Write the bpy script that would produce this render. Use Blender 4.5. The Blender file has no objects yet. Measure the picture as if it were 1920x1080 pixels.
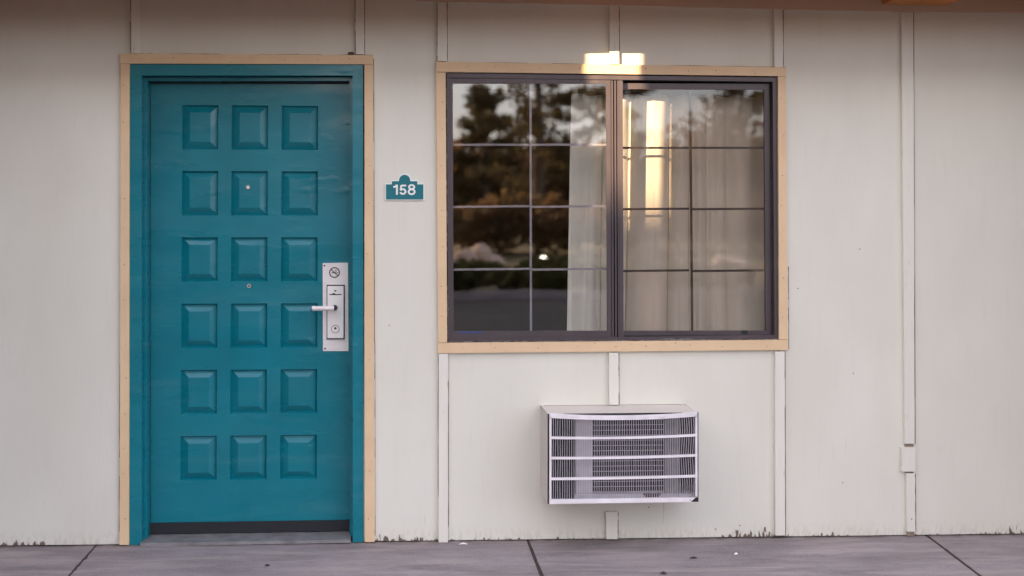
import bpy, bmesh, math, random
from mathutils import Vector, Matrix
random.seed(7)
sc = bpy.context.scene
col = sc.collection
RAD = math.radians

# ------------------------------------------------------------------ camera
CAM_D = 5.36                      # metres from the wall plane (wall front is y = 0)
F = 2250.0; CX, CY = 881.9, 331.4
YAW, PIT, ROL = 6.52224e-2, 1.52599e-2, 1.92201e-3
fw = Vector((math.sin(YAW)*math.cos(PIT), math.cos(YAW)*math.cos(PIT), math.sin(PIT)))
rt0 = Vector((math.cos(YAW), -math.sin(YAW), 0)); up0 = rt0.cross(fw)
rt = math.cos(ROL)*rt0 + math.sin(ROL)*up0
up = -math.sin(ROL)*rt0 + math.cos(ROL)*up0
def _ray(px, py): return fw*F + rt*(px-CX) + up*(CY-py)
_d = _ray(460, 1021)
CAM_H = -_d.z/_d.y*CAM_D
camd = bpy.data.cameras.new('camera'); cam = bpy.data.objects.new('camera', camd); col.objects.link(cam)
cam.matrix_world = Matrix(((rt.x, up.x, -fw.x, 0), (rt.y, up.y, -fw.y, -CAM_D), (rt.z, up.z, -fw.z, CAM_H), (0, 0, 0, 1)))
camd.sensor_width = 36; camd.lens = F/1920*36
camd.shift_x = (960-CX)/1920; camd.shift_y = (CY-540)/1920
camd.clip_start = .05; camd.clip_end = 3000
camd.dof.use_dof = True; camd.dof.focus_distance = CAM_D; camd.dof.aperture_fstop = 1.45
sc.camera = cam
def W(px, py, y=0.0):             # a point of the photograph carried onto the plane y
    d = _ray(px, py); t = (y+CAM_D)/d.y
    return (d.x*t, CAM_H+d.z*t)

# ------------------------------------------------------------------ world, sun, exposure
SUN_AZ, SUN_EL = RAD(43), RAD(15.1)
w = bpy.data.worlds.new('World'); sc.world = w; w.use_nodes = True
nt = w.node_tree; sky = nt.nodes.new('ShaderNodeTexSky'); sky.sky_type = 'NISHITA'; sky.sun_disc = False
sky.sun_elevation = SUN_EL; sky.sun_rotation = math.pi+SUN_AZ; sky.air_density = 1.0; sky.dust_density = 1.5; sky.ozone_density = .6
# thin bright high cloud over the clear sky, uneven but all the way round
tc = nt.nodes.new('ShaderNodeTexCoord'); mpw = nt.nodes.new('ShaderNodeMapping'); mpw.inputs['Scale'].default_value = (1, 1, 3)
cn = nt.nodes.new('ShaderNodeTexNoise'); cn.inputs['Scale'].default_value = 2.2; cn.inputs['Detail'].default_value = 5
cr_ = nt.nodes.new('ShaderNodeMapRange'); cr_.inputs[1].default_value = .3; cr_.inputs[2].default_value = .7; cr_.inputs[3].default_value = .45; cr_.inputs[4].default_value = .8
cmx = nt.nodes.new('ShaderNodeMix'); cmx.data_type = 'RGBA'; cmx.inputs[7].default_value = (5.4, 5.1, 5.6, 1)
nt.links.new(tc.outputs['Generated'], mpw.inputs[0]); nt.links.new(mpw.outputs[0], cn.inputs['Vector']); nt.links.new(cn.outputs[0], cr_.inputs[0]); nt.links.new(cr_.outputs[0], cmx.inputs[0])
nt.links.new(sky.outputs[0], cmx.inputs[6]); nt.links.new(cmx.outputs[2], nt.nodes['Background'].inputs[0]); nt.nodes['Background'].inputs[1].default_value = .14
sund = bpy.data.lights.new('sun', 'SUN'); sun = bpy.data.objects.new('sun', sund); col.objects.link(sun)
sund.energy = 5.0; sund.angle = RAD(.53); sund.color = (1, .72, .42)
sdir = Vector((-math.sin(SUN_AZ)*math.cos(SUN_EL), -math.cos(SUN_AZ)*math.cos(SUN_EL), math.sin(SUN_EL)))
sun.rotation_euler = sdir.to_track_quat('Z', 'Y').to_euler(); sun.location = (-20, -25, 20)
vs = sc.view_settings; vs.view_transform = 'Standard'; vs.look = 'None'; vs.gamma = 1; vs.use_curve_mapping = False
vs.exposure = 1.97
sc.cycles.max_bounces = 10; sc.cycles.transparent_max_bounces = 16
sc.cycles.caustics_reflective = False; sc.cycles.caustics_refractive = False

# ------------------------------------------------------------------ materials
def mat(name, c, rough=.6, metal=0, var=.12, vscale=6, stretch=(1, 1, 1), bump=0, bscale=60, c2=None, spec=.5, coat=0, extra=None, emit=None, fine=0):
    m = bpy.data.materials.new(name); m.use_nodes = True; n = m.node_tree.nodes; l = m.node_tree.links
    b = n['Principled BSDF']; b.inputs['Roughness'].default_value = rough; b.inputs['Metallic'].default_value = metal
    b.inputs['Specular IOR Level'].default_value = spec
    if coat: b.inputs['Coat Weight'].default_value = coat; b.inputs['Coat Roughness'].default_value = .12
    if emit: b.inputs['Emission Color'].default_value = (*c, 1); b.inputs['Emission Strength'].default_value = emit
    g = n.new('ShaderNodeNewGeometry'); mp = n.new('ShaderNodeMapping'); mp.inputs['Scale'].default_value = stretch
    l.new(g.outputs['Position'], mp.inputs[0])
    nz = n.new('ShaderNodeTexNoise'); nz.inputs['Scale'].default_value = vscale; nz.inputs['Detail'].default_value = 6; nz.inputs['Roughness'].default_value = .6
    l.new(mp.outputs[0], nz.inputs['Vector'])
    rp = n.new('ShaderNodeMapRange'); rp.inputs[1].default_value = .3; rp.inputs[2].default_value = .7
    l.new(nz.outputs[0], rp.inputs[0])
    mx = n.new('ShaderNodeMix'); mx.data_type = 'RGBA'
    a = tuple(v*(1-var) for v in c); z = tuple(min(1, v*(1+var)) for v in c) if c2 is None else c2
    mx.inputs[6].default_value = (*a, 1); mx.inputs[7].default_value = (*z, 1)
    l.new(rp.outputs[0], mx.inputs[0]); out = mx.outputs[2]
    rr = n.new('ShaderNodeMapRange'); rr.inputs[3].default_value = max(0, rough-.07); rr.inputs[4].default_value = min(1, rough+.07)
    l.new(nz.outputs[0], rr.inputs[0]); l.new(rr.outputs[0], b.inputs['Roughness'])
    ctx = dict(m=m, n=n, l=l, b=b, g=g, out=out, h=None, mp=mp)
    if bump:
        n2 = n.new('ShaderNodeTexNoise'); n2.inputs['Scale'].default_value = bscale; n2.inputs['Detail'].default_value = 5
        l.new(mp.outputs[0], n2.inputs['Vector']); ctx['h'] = n2.outputs[0]
    if extra: extra(ctx)
    l.new(ctx['out'], b.inputs['Base Color'])
    if ctx['h'] is not None:
        bp = n.new('ShaderNodeBump'); bp.inputs['Strength'].default_value = bump; bp.inputs['Distance'].default_value = .004
        l.new(ctx['h'], bp.inputs['Height']); l.new(bp.outputs[0], b.inputs['Normal'])
    return m
def nz(c, scale, stretch=(1, 1, 1), detail=4, off=(0, 0, 0)):
    n, l = c['n'], c['l']; mp = n.new('ShaderNodeMapping'); mp.inputs['Scale'].default_value = stretch; mp.inputs['Location'].default_value = off
    l.new(c['g'].outputs['Position'], mp.inputs[0]); t = n.new('ShaderNodeTexNoise'); t.inputs['Scale'].default_value = scale; t.inputs['Detail'].default_value = detail
    l.new(mp.outputs[0], t.inputs['Vector']); return t.outputs[0]
def mr(c, s, a, b, x=0., y=1.):
    r = c['n'].new('ShaderNodeMapRange'); c['l'].new(s, r.inputs[0])
    for i, v in enumerate((a, b, x, y)): r.inputs[i+1].default_value = v
    return r.outputs[0]
def mth(c, op, a, b):
    r = c['n'].new('ShaderNodeMath'); r.operation = op
    for i, v in enumerate((a, b)):
        if isinstance(v, (int, float)): r.inputs[i].default_value = v
        else: c['l'].new(v, r.inputs[i])
    return r.outputs[0]
def mix(c, f, colr):
    x = c['n'].new('ShaderNodeMix'); x.data_type = 'RGBA'; c['l'].new(f, x.inputs[0]); c['l'].new(c['out'], x.inputs[6]); x.inputs[7].default_value = (*colr, 1); c['out'] = x.outputs[2]

# ground line along the wall: z = GA + GB * x
_g0, _g1 = W(300, 1021.5), W(1700, 1005)
GB = (_g1[1]-_g0[1])/(_g1[0]-_g0[0]); GA = _g0[1]-GB*_g0[0]
def gz(x): return GA+GB*max(-4, min(5, x))

def siding_extra(c):
    n, l = c['n'], c['l']
    sx = n.new('ShaderNodeSeparateXYZ'); l.new(c['g'].outputs['Position'], sx.inputs[0])
    hgt = mth(c, 'SUBTRACT', mth(c, 'SUBTRACT', sx.outputs[2], GA), mth(c, 'MULTIPLY', sx.outputs[0], GB))
    # yellowish and greyish weathering in broad vertical drifts
    f = mr(c, nz(c, 1.3, (1.4, 1, .6)), .4, .75, 0, .35); mix(c, f, (.62, .58, .49))
    f = mr(c, nz(c, 9, (3, 1, .35), 6, (4, 0, 2)), .55, .8, 0, .10); mix(c, f, (.5, .46, .40))
    # hairline cracks and peeled flakes that run with the grain
    cr = mr(c, nz(c, 34, (2.6, 1, .12), 3, (9, 0, 0)), .70, .74, 0, .45)
    low = mr(c, hgt, .55, 0, .12, 1); mix(c, mth(c, 'MULTIPLY', cr, low), (.33, .27, .20))
    # rotten lower edge: bare brown wood where the paint has gone
    nn = nz(c, 26, (2.2, 1, .5), 5, (1, 0, 3)); n3 = nz(c, 1.7, (1, 1, .4), 3, (5, 0, 0))
    lim = mth(c, 'MULTIPLY', mr(c, nn, .46, .70, .006, .050), mr(c, n3, .47, .60, .12, 1))
    pe = mr(c, mth(c, 'SUBTRACT', lim, hgt), 0, .003, 0, .92); mix(c, pe, (.085, .05, .035))
    bare = mth(c, 'MULTIPLY', mr(c, hgt, .07, .0, 0, 1), mr(c, nz(c, 60, (1, 1, .4), 3), .45, .6, 0, .32)); mix(c, bare, (.40, .33, .24))
    h1 = nz(c, 90, (2.2, 1, .10), 5); h2 = nz(c, 14, (2, 1, .25), 4, (3, 0, 1))
    h = mth(c, 'ADD', mth(c, 'MULTIPLY', h1, .55), mth(c, 'MULTIPLY', h2, .5))
    c['h'] = mth(c, 'SUBTRACT', h, mth(c, 'ADD', mth(c, 'MULTIPLY', cr, .6), pe))
M = {}
M['siding'] = mat('painted_plywood', (.735, .725, .655), .62, var=.03, vscale=3, stretch=(1, 1, .6), bump=.22, extra=siding_extra)
M['batten'] = mat('painted_batten', (.75, .735, .665), .58, var=.04, vscale=5, stretch=(3, 1, .3), bump=.2, bscale=90,
    extra=lambda c: (mix(c, mr(c, nz(c, 40, (2, 1, .3)), .66, .72, 0, .3), (.4, .33, .25)),))
M['bare'] = mat('bare_reddish_wood', (.30, .22, .18), .8, var=.3, vscale=40, bump=.4)
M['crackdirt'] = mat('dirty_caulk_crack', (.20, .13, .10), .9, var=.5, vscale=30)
def tan_extra(c):
    mix(c, mr(c, nz(c, 60, (1, 1, 1), 3), .68, .73, 0, .5), (.25, .13, .07))
    mix(c, mr(c, nz(c, 5), .45, .7, 0, .35), (.64, .42, .25))
M['tan'] = mat('tan_trim_paint', (.74, .545, .345), .55, var=.05, vscale=8, bump=.2, bscale=70, extra=tan_extra)
def teal_extra(c):
    mix(c, mr(c, nz(c, 2.2, (1, 1, 1.5), 5), .5, .75, 0, .30), (.012, .20, .27))
    mix(c, mr(c, nz(c, 11, (1.5, 1, 1), 6, (2, 0, 0)), .60, .72, 0, .22), (.015, .21, .25))
    mix(c, mr(c, nz(c, 95, (1, 1, 1), 2, (2, 0, 0)), .79, .82, 0, .7), (.02, .04, .045))
    d1 = nz(c, 2.4, (1, 1, 2.2), 2, (7, 0, 0)); d2 = nz(c, 70, (1, 1, 1), 4)
    c['h'] = mth(c, 'ADD', mth(c, 'MULTIPLY', d1, 2.6), mth(c, 'MULTIPLY', d2, .13))
    c['h'] = mth(c, 'ADD', c['h'], mth(c, 'MULTIPLY', mr(c, nz(c, 4.5, (1, 1, 2.4), 2, (3, 0, 8)), .62, .74), .8))
    l = c['l']; l.new(mr(c, nz(c, 2.6, (.8, 1, 3.4), 5, (2, 0, 5)), .35, .65, .17, .40), c['b'].inputs['Roughness'])
    mix(c, mr(c, nz(c, 5, (.5, 1, 3), 5, (8, 0, 1)), .56, .74, 0, .30), (.06, .24, .28))
M['teal'] = mat('teal_door_paint', (.001, .175, .232), .24, var=.08, vscale=5, bump=.35, extra=teal_extra, spec=.5)
M['teal_sign'] = mat('teal_sign_face', (.001, .16, .20), .5, var=.1, vscale=9)
M['white'] = mat('white_print', (.82, .85, .82), .4, var=.03)
M['gasket'] = mat('black_gasket', (.012, .014, .018), .7)
M['bronze'] = mat('bronze_window_metal', (.085, .068, .075), .42, metal=.35, var=.15, vscale=9, stretch=(1, 1, .3), bump=.08, bscale=60)
M['greymetal'] = mat('weathered_grid_metal', (.30, .27, .31), .45, metal=.2, var=.15, vscale=20)  # left muntins painted paler than the bronze, as if reflecting the sky
M['caulk'] = mat('old_sealant', (.55, .52, .53), .7, var=.5, vscale=60, bump=.5, c2=(.12, .09, .08))
M['steel'] = mat('brushed_steel', (.84, .80, .79), .38, metal=.12, var=.05, vscale=30, stretch=(.3, 1, 4), bump=.06, bscale=120)
M['steel2'] = mat('satin_lock_case', (.87, .85, .83), .40, metal=.08, var=.05, vscale=20)
M['black'] = mat('black_print', (.02, .02, .022), .5)
M['chrome'] = mat('worn_chrome', (.7, .66, .66), .25, metal=.9)
M['pinkmetal'] = mat('worn_lever', (.80, .72, .73), .4, metal=.2, var=.06, vscale=40)
M['acbody'] = mat('painted_ac_sleeve', (.64, .60, .56), .5, var=.06, vscale=7, bump=.06, bscale=50)
M['fin'] = mat('greyish_fin_metal', (.52, .485, .53), .45, var=.12, vscale=30)
M['grille'] = mat('white_grille_metal', (.80, .76, .80), .42, var=.10, vscale=14, bump=.05)
M['acdark'] = mat('dark_ac_inside', (.03, .03, .034), .7)
M['coil'] = mat('condenser_fins', (.03, .026, .038), .6, metal=.1, var=.25, vscale=40, stretch=(4, 1, .5), bump=.3, bscale=200)
M['galv'] = mat('galvanised_panel', (.68, .65, .70), .45, metal=.15, var=.12, vscale=15)
M['darkgalv'] = mat('tarnished_aluminium', (.26, .25, .26), .5, metal=.3, var=.25, vscale=18)
M['rust'] = mat('rusty_motor_mount', (.10, .06, .055), .8, var=.4, vscale=40)
def conc_extra(c):
    mix(c, mr(c, nz(c, 2.4, (.7, 2.4, 1), 6), .42, .62, 0, .7), (.16, .135, .145))
    mix(c, mr(c, nz(c, 7, (.5, 2.2, 1), 6, (3, 1, 0)), .5, .75, 0, .45), (.29, .25, .23))
    mix(c, mr(c, nz(c, 150, (1, 1, 1), 2), .56, .66, 0, .45), (.14, .12, .125))
    mix(c, mr(c, nz(c, 170, (1, 1, 1), 2, (4, 0, 0)), .60, .68, 0, .5), (.42, .38, .40))
    mix(c, mr(c, nz(c, 3.8, (.5, 3.5, 1), 6, (7, 3, 0)), .48, .64, 0, .65), (.38, .33, .325))
    mix(c, mr(c, nz(c, 30, (.5, 2, 1), 4, (1, 8, 0)), .55, .75, 0, .4), (.15, .12, .13))
    mix(c, mr(c, nz(c, 18, (.4, 1.5, 1), 5, (9, 3, 0)), .66, .72, 0, .4), (.17, .14, .15))
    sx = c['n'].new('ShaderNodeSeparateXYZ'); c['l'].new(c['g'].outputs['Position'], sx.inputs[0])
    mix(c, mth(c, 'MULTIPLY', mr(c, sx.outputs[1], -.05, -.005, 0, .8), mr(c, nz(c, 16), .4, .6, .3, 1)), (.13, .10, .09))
M['concrete'] = mat('worn_concrete', (.285, .25, .265), .8, var=.1, vscale=10, bump=.5, bscale=45, extra=conc_extra)
M['dirt'] = mat('joint_dirt', (.05, .032, .03), .95, var=.5, vscale=60, bump=1, bscale=90)
M['asphalt'] = mat('asphalt', (.075, .062, .052), .85, var=.45, vscale=.9, stretch=(.35, 1, 1), bump=.4, bscale=80)
M['soffit'] = mat('brown_soffit_wood', (.55, .215, .06), .75, var=.12, vscale=6, stretch=(1, .2, 1), bump=.3, bscale=50)
M['plate'] = mat('cream_top_board', (.66, .53, .42), .65, var=.06, vscale=6, stretch=(.3, 1, 1), bump=.2)
M['stub'] = mat('dark_stub_paint', (.13, .11, .095), .8, bump=.2)
M['shingle'] = mat('brown_shingle', (.13, .09, .07), .9, var=.3, vscale=20, bump=.5)
M['bamboo'] = mat('bamboo_slats', (.42, .28, .15), .6, var=.2, vscale=12)
M['curtain'] = mat('cream_curtain', (.80, .755, .675), .85, var=.05, vscale=30, stretch=(1, 1, .2), bump=.1, bscale=300)
M['room'] = mat('room_paint', (.16, .13, .11), .8)
M['carpet'] = mat('room_carpet', (.06, .05, .05), .95)
M['grass'] = mat('dry_grass', (.14, .13, .05), .95, var=.4, vscale=.8, c2=(.26, .19, .10))
M['needle'] = mat('pine_needles', (.045, .06, .028), .7, var=.45, vscale=1.2, c2=(.11, .10, .04))
M['shrub'] = mat('shrub_leaves', (.06, .09, .025), .7, var=.4, vscale=2, c2=(.16, .15, .04))
M['oak'] = mat('brownish_leaves', (.07, .06, .03), .75, var=.4, vscale=1.5, c2=(.16, .105, .05))
M['bark'] = mat('bark', (.16, .11, .085), .9, var=.3, vscale=10, bump=.6)
M['stucco'] = mat('beige_stucco', (.44, .37, .30), .85, var=.08, vscale=3, bump=.3)
M['boulder'] = mat('pinkish_boulder', (.62, .46, .38), .85, var=.15, vscale=5, bump=.5, bscale=10)
M['terra'] = mat('terracotta', (.52, .30, .19), .8, var=.1)
M['globe'] = mat('lit_lamp_globe', (1, .93, .75), .4, emit=14)
M['leaf'] = mat('dry_leaf', (.05, .03, .025), .8)
M['litter'] = mat('white_litter', (.8, .8, .8), .6)
M['line'] = mat('white_road_paint', (.7, .7, .68), .7, var=.2, vscale=9)
def leafmat(name, c, c2, vs_, tr=.45):
    m = mat(name, c, .7, var=.4, vscale=vs_, c2=c2); n = m.node_tree.nodes; l = m.node_tree.links
    t = n.new('ShaderNodeBsdfTranslucent'); mx = n.new('ShaderNodeMixShader'); mx.inputs[0].default_value = tr
    src = n['Principled BSDF'].inputs['Base Color'].links[0].from_socket; l.new(src, t.inputs[0])
    l.new(n['Principled BSDF'].outputs[0], mx.inputs[1]); l.new(t.outputs[0], mx.inputs[2]); l.new(mx.outputs[0], n['Material Output'].inputs[0]); return m
M['needle'] = leafmat('pine_needles', (.11, .095, .045), (.24, .17, .08), 1.2)
M['shrub'] = leafmat('shrub_leaves', (.07, .10, .025), (.20, .17, .05), 2)
M['oak'] = leafmat('brownish_leaves', (.15, .095, .045), (.33, .20, .09), .7, .5)
def glass(name, tint, ior, rough=0.0):
    m = bpy.data.materials.new(name); m.use_nodes = True; n = m.node_tree.nodes; l = m.node_tree.links
    n.remove(n['Principled BSDF']); o = n['Material Output']
    t = n.new('ShaderNodeBsdfTransparent'); t.inputs[0].default_value = (*tint, 1)
    g = n.new('ShaderNodeBsdfGlossy'); g.inputs['Roughness'].default_value = rough
    f = n.new('ShaderNodeFresnel'); f.inputs[0].default_value = ior
    ge = n.new('ShaderNodeNewGeometry'); nzt = n.new('ShaderNodeTexNoise'); nzt.inputs['Scale'].default_value = 2.2; nzt.inputs['Detail'].default_value = 1
    l.new(ge.outputs['Position'], nzt.inputs['Vector']); bp = n.new('ShaderNodeBump'); bp.inputs['Strength'].default_value = .12; bp.inputs['Distance'].default_value = .004
    l.new(nzt.outputs[0], bp.inputs['Height']); l.new(bp.outputs[0], g.inputs['Normal'])
    mx = n.new('ShaderNodeMixShader'); bk = n.new('ShaderNodeMath'); bk.operation = 'SUBTRACT'; bk.inputs[0].default_value = 1; l.new(ge.outputs['Backfacing'], bk.inputs[1]); ml = n.new('ShaderNodeMath'); ml.operation = 'MULTIPLY'; l.new(f.outputs[0], ml.inputs[0]); l.new(bk.outputs[0], ml.inputs[1]); l.new(ml.outputs[0], mx.inputs[0]); l.new(t.outputs[0], mx.inputs[1]); l.new(g.outputs[0], mx.inputs[2]); l.new(mx.outputs[0], o.inputs[0])
    return m
M['glassL'] = glass('reflective_glass', (.985, .99, .985), 2.6)
M['glassR'] = glass('dusty_tinted_glass', (.87, .85, .83), 2.0)

# ------------------------------------------------------------------ helpers
def obj(name, bm, m, parent=None, bevel=0, smooth=False, loc=None):
    if bevel:
        bmesh.ops.bevel(bm, geom=[e for e in bm.edges if e.is_manifold and e.calc_face_angle(0) > .5], offset=bevel, segments=1, affect='EDGES', clamp_overlap=True)
    bmesh.ops.recalc_face_normals(bm, faces=bm.faces)
    L = Vector(loc) if loc is not None else Vector((0, 0, 0))
    base = parent_world(parent)
    bmesh.ops.translate(bm, verts=bm.verts, vec=-(L if loc is not None else base))
    me = bpy.data.meshes.new(name); bm.to_mesh(me); bm.free()
    if smooth:
        for p in me.polygons: p.use_smooth = True
    me.materials.append(M[m] if isinstance(m, str) else m)
    o = bpy.data.objects.new(name, me); col.objects.link(o)
    if parent: o.parent = parent
    if loc is not None: o.location = L-base
    return o
def parent_world(p):
    v = Vector((0, 0, 0))
    while p: v += p.location; p = p.parent
    return v
def tag(o, label, cat, group=None, kind=None):
    o['label'] = label; o['category'] = cat
    if group: o['group'] = group
    if kind: o['kind'] = kind
    return o
def thing(name, loc, label=None, cat=None, group=None):
    o = bpy.data.objects.new(name, None); o.empty_display_size = .1; col.objects.link(o); o.location = loc
    if label: tag(o, label, cat, group)
    return o
def struct(name, bm, m, parent=None, **k):
    o = obj(name, bm, m, parent, **k)
    if not parent: o['kind'] = 'structure'
    return o
def B(): return bmesh.new()
def box(bm, x0, x1, y0, y1, z0, z1):
    v = [bm.verts.new(p) for p in ((x0,y0,z0),(x1,y0,z0),(x1,y1,z0),(x0,y1,z0),(x0,y0,z1),(x1,y0,z1),(x1,y1,z1),(x0,y1,z1))]
    for f in ((0,1,2,3),(4,5,6,7),(0,1,5,4),(1,2,6,5),(2,3,7,6),(3,0,4,7)): bm.faces.new([v[i] for i in f])
    return bm
def prism(bm, pts, yf, yb):       # polygon of (x,z) points extruded from yf to yb
    a = [bm.verts.new((x, yf, z)) for x, z in pts]; b = [bm.verts.new((x, yb, z)) for x, z in pts]
    bm.faces.new(a); bm.faces.new(b[::-1])
    for i in range(len(pts)): j = (i+1) % len(pts); bm.faces.new((a[i], b[i], b[j], a[j]))
    return bm
def pq(bm, c, yf, yb, plane=None):  # c: photo points, unprojected on the front plane
    return prism(bm, [W(x, y, yf if plane is None else plane) for x, y in c], yf, yb)
def R4(x0, y0, x1, y1): return [(x0, y0), (x1, y0), (x1, y1), (x0, y1)]
def tube(bm, pts, r, n=10, cap=True):
    rings = []; pts = [Vector(p) for p in pts]
    rs = r if isinstance(r, (list, tuple)) else [r]*len(pts)
    for i, p in enumerate(pts):
        d = (pts[min(i+1, len(pts)-1)]-pts[max(i-1, 0)]).normalized()
        a = d.orthogonal().normalized(); b = d.cross(a)
        if i and False: pass
        rings.append([bm.verts.new(p+(a*math.cos(2*math.pi*k/n)+b*math.sin(2*math.pi*k/n))*rs[i]) for k in range(n)])
    for q, s in zip(rings, rings[1:]):
        for k in range(n): bm.faces.new((q[k], q[(k+1) % n], s[(k+1) % n], s[k]))
    if cap: bm.faces.new(rings[0]); bm.faces.new(rings[-1])
    return bm
def disc(bm, cx, cz, r, yf, yb, n=20): return prism(bm, [(cx+r*math.cos(2*math.pi*k/n), cz+r*math.sin(2*math.pi*k/n)) for k in range(n)], yf, yb)
def ring(bm, cx, cz, r0, r1, yf, yb, n=28):
    vs_ = [[bm.verts.new((cx+r*math.cos(2*math.pi*k/n), y, cz+r*math.sin(2*math.pi*k/n))) for k in range(n)] for r, y in ((r1, yb), (r1, yf), (r0, yf), (r0, yb))]
    for q in range(3):
        for k in range(n): bm.faces.new((vs_[q][k], vs_[q][(k+1) % n], vs_[q+1][(k+1) % n], vs_[q+1][k]))
    return bm
def X(px): return W(px, 365)[0]
def Z(py, px=735): return W(px, py)[1]

# ------------------------------------------------------------------ setting: ground
lot_z = gz(0)-.14
bm = B(); box(bm, -150, 150, -260, 40, lot_z-1.2, lot_z-.02); struct('ground', bm, 'grass')
bm = B(); box(bm, -40, 40, -13.7, -1.72, lot_z-.5, lot_z); struct('parking_lot', bm, 'asphalt')
for k in range(9):
    x = -11+k*2.7; bm = B(); box(bm, x, x+.1, -6.4, -1.95, lot_z+.0005, lot_z+.004); struct('painted_line', bm, 'line')
bm = B(); box(bm, -40, 40, -13.86, -13.7, lot_z-.3, lot_z+.13); struct('kerb', bm, 'concrete', bevel=.02)
walk = thing('walkway', (0, 0, 0)); walk['kind'] = 'structure'
def seam(px0, py0, px1, py1):     # a joint drawn on the slab, taken down to the slab plane
    out = []
    for px, py in ((px0, py0), (px1, py1)):
        d = _ray(px, py); t = (GA-CAM_H)/(d.z-GB*d.x); out.append((d.x*t, d.y*t-CAM_D))
    (xa, ya), (xb, yb) = out; s = (xb-xa)/(yb-ya); return lambda y: xa+(y-ya)*s
sm_l, sm_c, sm_r = seam(178, 1025, 150, 1056), seam(993, 1021, 1017, 1080), seam(1741, 1007, 1774, 1031)
joints = [lambda y: -6.5, lambda y: -3.6, sm_l, sm_c, sm_r, lambda y: 4.3, lambda y: 6.6, lambda y: 9.]
gaps = [.01, .01, .012, .015, .016, .01, .01, .01]
for i in range(len(joints)-1):
    bm = B(); ys = [-1.7, -1.2, -.8, -.5, -.3, -.15, 0.0, .28]
    top = []; a, b, ga, gb = joints[i], joints[i+1], gaps[i]/2, gaps[i+1]/2
    NX = 24
    rnd = random.Random(i)
    grid = []
    for y in ys:
        row = []
        for k in range(NX+1):
            t = k/NX; x = (a(y)+ga)*(1-t)+(b(y)-gb)*t
            if k in (0, NX): x += rnd.uniform(-.002, .002)
            row.append(bm.verts.new((x, y, gz(x)+(0.0006*rnd.uniform(-1, 1)) - (.02*max(0, -y-.2)/1.5))))
        grid.append(row)
    for r0, r1 in zip(grid, grid[1:]):
        for k in range(NX): bm.faces.new((r0[k], r0[k+1], r1[k+1], r1[k]))
    bnd = [e for e in bm.edges if e.is_boundary]
    ret = bmesh.ops.extrude_edge_only(bm, edges=bnd)
    for v in [g for g in ret['geom'] if isinstance(g, bmesh.types.BMVert)]: v.co.z = lot_z-.2
    obj('slab', bm, 'concrete', walk)
bm = B()
rnd = random.Random(3)
for s, g in ((sm_l, .03), (sm_c, .016), (sm_r, .03)):
    n = 60
    L = []
    for k in range(n+1):
        y = -1.68+1.72*k/n; x = s(y)
        L.append([bm.verts.new((x+q*g*rnd.uniform(.45, .8), y, gz(x)-(.02*max(0, -y-.2)/1.5)-.004+(.003+.004*rnd.random())*(1-abs(q)))) for q in (-1, 0, 1)])
    for p, q in zip(L, L[1:]):
        for k in range(2): bm.faces.new((p[k], p[k+1], q[k+1], q[k]))
o = obj('joint_dirt', bm, 'dirt', walk); o['kind'] = 'stuff'

# ------------------------------------------------------------------ the motel wall
wall = thing('motel_wall', (0, 0, gz(0)), 'cream painted plywood motel wall with vertical battens and peeling lower edge', 'wall')
TOPZ = 2.52
door_o = (W(242, 500)[0], W(683, 500)[0], -1, Z(119))
win_o = (X(833.5), X(1459), Z(642, 1150), Z(134, 1150)-.012)
ac_o = (W(1028, 850, -.25)[0]+.012, W(1310, 850, -.25)[0]-.012, W(1170, 936, -.25)[1], W(1170, 778, -.25)[1])
def subtract(r, h):
    x0, x1, z0, z1 = r; a0, a1, c0, c1 = h
    if a1 <= x0 or a0 >= x1 or c1 <= z0 or c0 >= z1: return [r]
    out = []
    if a0 > x0: out.append((x0, a0, z0, z1)); x0 = a0
    if a1 < x1: out.append((a1, x1, z0, z1)); x1 = a1
    if c0 > z0: out.append((x0, x1, z0, c0))
    if c1 < z1: out.append((x0, x1, c1, z1))
    return out
cols = [-8, -6.8, -5.6, -4.4, -3.2, -2.0, X(254), X(675), X(829), X(1151), X(1461), X(1704), 3.5, 4.7, 5.9, 7.1, 8.3]
for a, b in zip(cols, cols[1:]):
    rs = [(a, b, gz((a+b)/2)+.004, TOPZ)]
    for h in (door_o, win_o, ac_o): rs = [q for r in rs for q in subtract(r, h)]
    for (x0, x1, z0, z1) in rs:
        if x1-x0 < .008 or z1-z0 < .008: continue
        bm = B(); box(bm, x0, x1, 0, .016, z0, z1)
        if z0 < gz(0)+.1:
            for v in bm.verts:
                if v.co.z == z0 or abs(v.co.z-z0) < 1e-6: v.co.z = gz(v.co.x)+.005
        obj('siding_panel', bm, 'siding', wall)
crk = B(); crn = random.Random(21)  # dark strips: dirty caulk cracks that also paint in the edge shadows
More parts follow.
